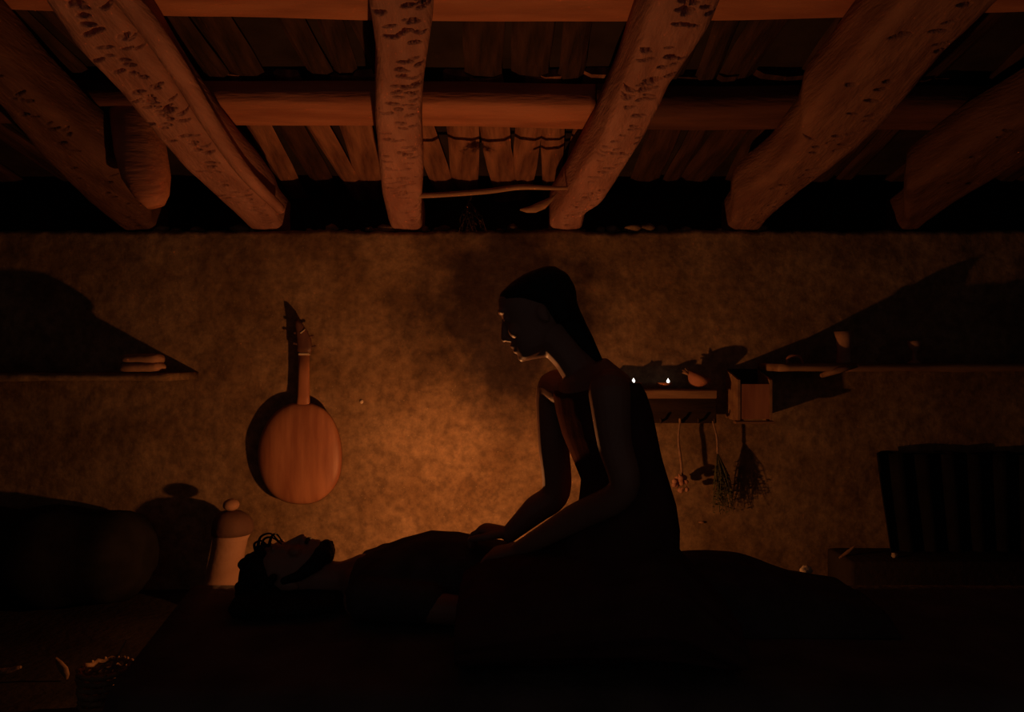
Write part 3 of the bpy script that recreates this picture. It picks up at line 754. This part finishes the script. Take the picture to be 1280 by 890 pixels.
# box on the wall
BX = WY - .20
bx = thing('wooden_box', 'open wooden box fixed to the wall between the two shelves', 'box', Vector((px(944, 0, BX).x, WY - .08, px(0, 525, BX).z)))
x0, x1 = px(922, 0, BX).x, px(965, 0, BX).x; zb, zt = px(0, 524, BX).z, px(0, 480, BX).z
bm = bmesh.new(); box(bm, (x0 + .012, BX, zb), (x1 - .012, BX + .012, zt), .002); part('front_panel', bm, 'lute', bx, False)
for xa in (x0, x1 - .012):
    bm = bmesh.new(); vs = box(bm, (xa, BX - .004, zb - .010), (xa + .012, WY + .01, zt + .02))
    for v in vs:
        if v.co.z > zt and v.co.y > BX + .05: v.co.z += .05
    part('side_panel', bm, 'wood', bx, False)
bm = bmesh.new(); box(bm, (x0 + .012, WY - .03, zb), (x1 - .012, WY - .004, zt + .07), .002); part('back_panel', bm, 'darkwood', bx, False)
bm = bmesh.new(); box(bm, (x0 + .012, BX + .012, zb), (x1 - .012, WY - .03, zb + .012), .001); part('bottom', bm, 'wood', bx, False)
bm = bmesh.new(); box(bm, (x0 - .012, BX - .012, zb - .022), (x1 + .012, BX + .03, zb - .010), .002); part('ledge_strip', bm, 'wood', bx, False)

# hanging bunches
HY = WY - .10
g = thing('garlic_bunch', 'small bunch of reddish garlic bulbs hanging on a cord under the peg shelf', 'garlic', px(853, 615, HY))
bm = bmesh.new(); stube(bm, [px(850, 526, HY - .015), px(848, 550, HY), px(851, 575, HY), px(853, 598, HY)], [.004, .006, .007, .006], 8, 8); part('cord', bm, 'string', g)
for k in range(16):
    c = px(852 + random.uniform(-10, 10), 606 + random.uniform(-9, 9), HY + random.uniform(-.02, .02)); bm = bmesh.new(); rr = random.uniform(.011, .017)
    lathe(bm, c, [(.002, -rr), (rr * .7, -rr * .7), (rr, -rr * .1), (rr * .8, rr * .5), (rr * .25, rr * 1.0), (rr * .12, rr * 1.5)], 12, Matrix.Rotation(random.uniform(-.9, .9), 3, 'Y') @ Matrix.Rotation(random.uniform(-.7, .7), 3, 'X')); part('bulb', bm, 'garlic', g)
def herb_bundle(name, label, top, knot, bot, spread, n, Y, m='herb', cat='herbs', stem='string'):
    t = thing(name, label, cat, px(*bot, Y))
    bm = bmesh.new(); stube(bm, [px(*top, Y), px((top[0] + knot[0]) / 2 + 2, (top[1] + knot[1]) / 2, Y), px(*knot, Y)], [.004, .005, .006], 6, 7); part('cord', bm, stem, t)
    bm = bmesh.new()
    for k in range(n):
        a = px(*knot, Y); e = px(bot[0] + random.uniform(-spread, spread), bot[1] - random.uniform(0, .35) * (bot[1] - knot[1]), Y + random.uniform(-.04, .04))
        mid = (a + e) / 2 + Vector((random.uniform(-.02, .02), random.uniform(-.02, .02), .0)); tube(bm, [a, mid, e], [.002, .002, .001], 5, False)
        for q in range(9):
            s = random.uniform(.25, 1); p = (a * (1 - s) ** 2 + mid * 2 * s * (1 - s) + e * s * s)
            d = Vector((random.uniform(-1, 1), random.uniform(-1, 1), random.uniform(-.9, .3))).normalized() * random.uniform(.012, .024); o_ = d.orthogonal().normalized() * .004
            v = [bm.verts.new(p), bm.verts.new(p + d * .5 + o_), bm.verts.new(p + d), bm.verts.new(p + d * .5 - o_)]; bm.faces.new(v)
    o = part('leaves', bm, m, t); o['kind'] = 'stuff'; return t
herb_bundle('herb_bundle', 'loose green herb bundle hanging below the wooden box', (891, 527), (897, 566), (903, 642), 15, 46, HY)
# small flake in the plaster
bm = bmesh.new(); ball_at(bm, px(877, 653, WY - .004), (.016, .006, .006), 10, 8); solo('plaster_flake', bm, 'bread', 'small pale flake on the wall below the garlic bunch', 'flake')

# ------------------------------------------------------------------ things on the side ledges
bt = thing('cloth_bundle', 'small folded pale cloth bundle at the end of the left ledge', 'cloth', px(180, 466, SY + .04))
for k, (xa, xb, ya, yb) in enumerate(((150, 207, 452, 466), (153, 205, 442, 455))):
    bm = bmesh.new(); rings = []
    for i in range(13):
        t = i / 12; e = (1 - (2 * t - 1) ** 6) ** .5 * .97 + .03
        c = (px(xa + (xb - xa) * t, (ya + yb) / 2, SY + .05)); h = (yb - ya) / 2 / F * SY * e * (1 - .12 * math.sin(t * 3 + k))
        rings.append([p + Vector((0, 0, .004 * fbm(p.x * 20, p.y * 20, k, 2))) for p in ell_ring(c, (0, .055 * e, 0), (0, 0, h), 18, 2.6)])
    loft(bm, rings); part('fold', bm, 'bread', bt)
# right ledge
c = px(990, 455, SY + .06); bm = bmesh.new(); stube(bm, [px(984, 455, SY + .05), px(985, 448, SY + .05), px(991, 445, SY + .05), px(1000, 447, SY + .05), px(1004, 455, SY + .05)], [.006, .008, .009, .008, .005], 6, 10)
solo('metal_handle', bm, 'clay', 'small curved handle-like piece at the left end of the right ledge', 'handle')
p = px(1055, 0, SY + .10); p.z = Rz
cup = thing('cup', 'tall dark cup with a wide rim standing on the right ledge', 'cup', p)
bm = bmesh.new(); lathe(bm, p, [(.03, 0), (.034, .01), (.030, .06), (.036, .12), (.045, .155), (.041, .155), (.03, .115), (.002, .10)]); part('cup_body', bm, 'jar', cup)
p = px(1143, 0, SY + .10); p.z = Rz
gob = thing('goblet', 'dim clay goblet on the right ledge, right of the cup', 'goblet', p)
bm = bmesh.new(); lathe(bm, p, [(.032, 0), (.030, .008), (.010, .02), (.009, .06), (.024, .075), (.032, .11), (.028, .11), (.018, .08), (.002, .076)]); part('goblet_body', bm, 'jar', gob)
# added black sheet standing in for an unidentified dark area on the right
bm = bmesh.new(); rings = []
ed = [(1094, 566), (1097, 590), (1102, 625), (1107, 655), (1111, 680), (1114, 705), (1118, 745)]
for x, y in ed:
    a = px(x, y, WY - .06); ring = []
    for k in range(41):
        xx = a.x + (2.75 - a.x) * k / 40; ring.append(Vector((xx, WY - .06 - .018 * math.sin(k * 1.1 + y * .004) - .01, a.z + .01 * math.sin(k * .5))))
    ring += [q + Vector((0, .012, 0)) for q in reversed(ring)]
    rings.append(ring)
loft(bm, rings); hb = solo('dark_sheet', bm, 'black', 'added dark sheet filling the dark area low on the right wall', 'blanket')
# small scraps at the far edge of the platform
def scrap(x, y, Y, r, label, m='white', el=(1, .7, .9), name='crumpled_scrap'):
    bm = bmesh.new(); bmesh.ops.create_icosphere(bm, subdivisions=3, radius=1)
    for v in bm.verts: v.co *= 1 + .4 * fbm(v.co.x * 1.4 + x, v.co.y * 1.4, v.co.z * 1.4, 3)
    c = px(x, y, Y); bm.transform(Matrix.Translation(c) @ Matrix.Diagonal((r * el[0], r * el[1], r * el[2], 1)))
    return solo(name, bm, m, label, 'scrap', 'scraps at the foot of the wall')
scrap(1008, 714, 2.505, .02, 'crumpled pale scrap beside the end of the blanket hump')
scrap(1118, 694, 3.52, .015, 'tiny pale scrap below the added dark sheet')
bm = bmesh.new(); stube(bm, [px(1050, 697, 3.55), px(1060, 690, 3.55), px(1068, 683, 3.55)], [.006, .010, .004], 5, 8)
solo('wood_chip', bm, 'straw', 'thin slanting wood chip between the two pale scraps', 'chip')

# low bench behind the right part of the platform, carrying the chip and scrap
bz = .215
bm = bmesh.new(); box(bm, (1.62, WY - .26, 0.0), (RX - .02, WY + .01, bz), .02); solo('low_bench', bm, 'earth', 'low earthen bench along the foot of the right wall', 'bench')

# ------------------------------------------------------------------ stick between the rafters and what hangs from it
SKY = 3.34
bm = bmesh.new(); stube(bm, [px(515, 245, SKY), px(560, 243, SKY), px(610, 239, SKY), px(650, 234, SKY), px(690, 235, SKY), px(724, 235, SKY)], [.013, .012, .013, .013, .010, .008], 8, 10)
solo('stick', bm, 'pole', 'peeled thin stick lying across between two middle rafters', 'stick')
herb_bundle('dry_herb_bunch', 'dark dried herb bunch hanging from the peeled stick', (588, 240), (586, 252), (590, 292), 18, 20, SKY + .02, 'dimbrown', 'herbs', 'darkwood')
bm = bmesh.new(); rings = []
for x, y, w_ in ((650, 262, 1), (660, 262, 4), (672, 259, 7), (684, 254, 7), (692, 247, 4), (697, 241, 1.2)):
    rings.append(ell_ring(px(x, y, SKY + .05), (w_ * .35 / F * SKY, 0, w_ / F * SKY), (0, .010, 0), 12))
loft(bm, rings)
solo('dried_husk', bm, 'pole', 'curved dried husk hanging under the right end of the stick', 'husk')

# ------------------------------------------------------------------ floor things at lower left
BKY = 2.42
bc = px(124, 0, BKY)
bk = thing('basket', 'coarsely woven cone basket on the floor at the lower left corner', 'basket', Vector((bc.x, BKY, 0)))
def bp(t, r, z): return Vector((bc.x + .02 * z / .15 + r * math.cos(t), BKY + r * math.sin(t), z))
zt_ = px(0, 836, BKY).z
for j in range(7):
    bm = bmesh.new(); z = .012 + (zt_ - .012) * j / 6; r = .055 + .022 * j / 6
    pts = [bp(2 * math.pi * k / 24, r + .004 * (1 if (k + j) % 2 else -1), z + .003 * (1 if (k + j) % 2 else -1)) for k in range(25)]
    tube(bm, pts, .0085, 7, False); part('weave', bm, 'straw', bk)
for k in range(12):
    bm = bmesh.new(); t = 2 * math.pi * k / 12; tube(bm, [bp(t, .055, .006), bp(t, .077, zt_ + .008)], .005, 6); part('stake', bm, 'straw', bk)
tw = [((150, 836, 187, 832), .005, 'pale straw stick poking out of the basket to the right'), ((132, 850, 158, 800), .004, 'dim straw leaning up out of the basket')]
for (a, b_, c_, d_), r, lab in tw:
    bm = bmesh.new(); stube(bm, [px(a - 10, b_ + 8, BKY), px(a, b_, BKY), px((a + c_) / 2, (b_ + d_) / 2 - 1, BKY), px(c_, d_, BKY)], [r, r, r * .9, r * .6], 5, 7); solo('straw_stick', bm, 'straw', lab, 'straw', 'straws in the basket')
bm = bmesh.new(); rings = []
for x, y, w_ in ((70, 822, .5), (74, 828, 4), (79, 836, 6), (83, 844, 4), (84, 849, .6)):
    rings.append(ell_ring(px(x, y, 2.66), (w_ / F * 2.66, 0, .3 * w_ / F * 2.66), (0, .006, 0), 12))
loft(bm, rings)
tag(shift_origin(link('dry_leaf', bm, 'straw')), 'small dry leaf standing on the floor left of the basket', 'leaf')
bm = bmesh.new(); stube(bm, [px(-20, 840, 2.70), px(5, 839, 2.70), px(25, 834, 2.70)], [.012, .012, .006], 6, 8)
solo('twig', bm, 'straw', 'short thick twig at the left edge of the floor', 'twig')
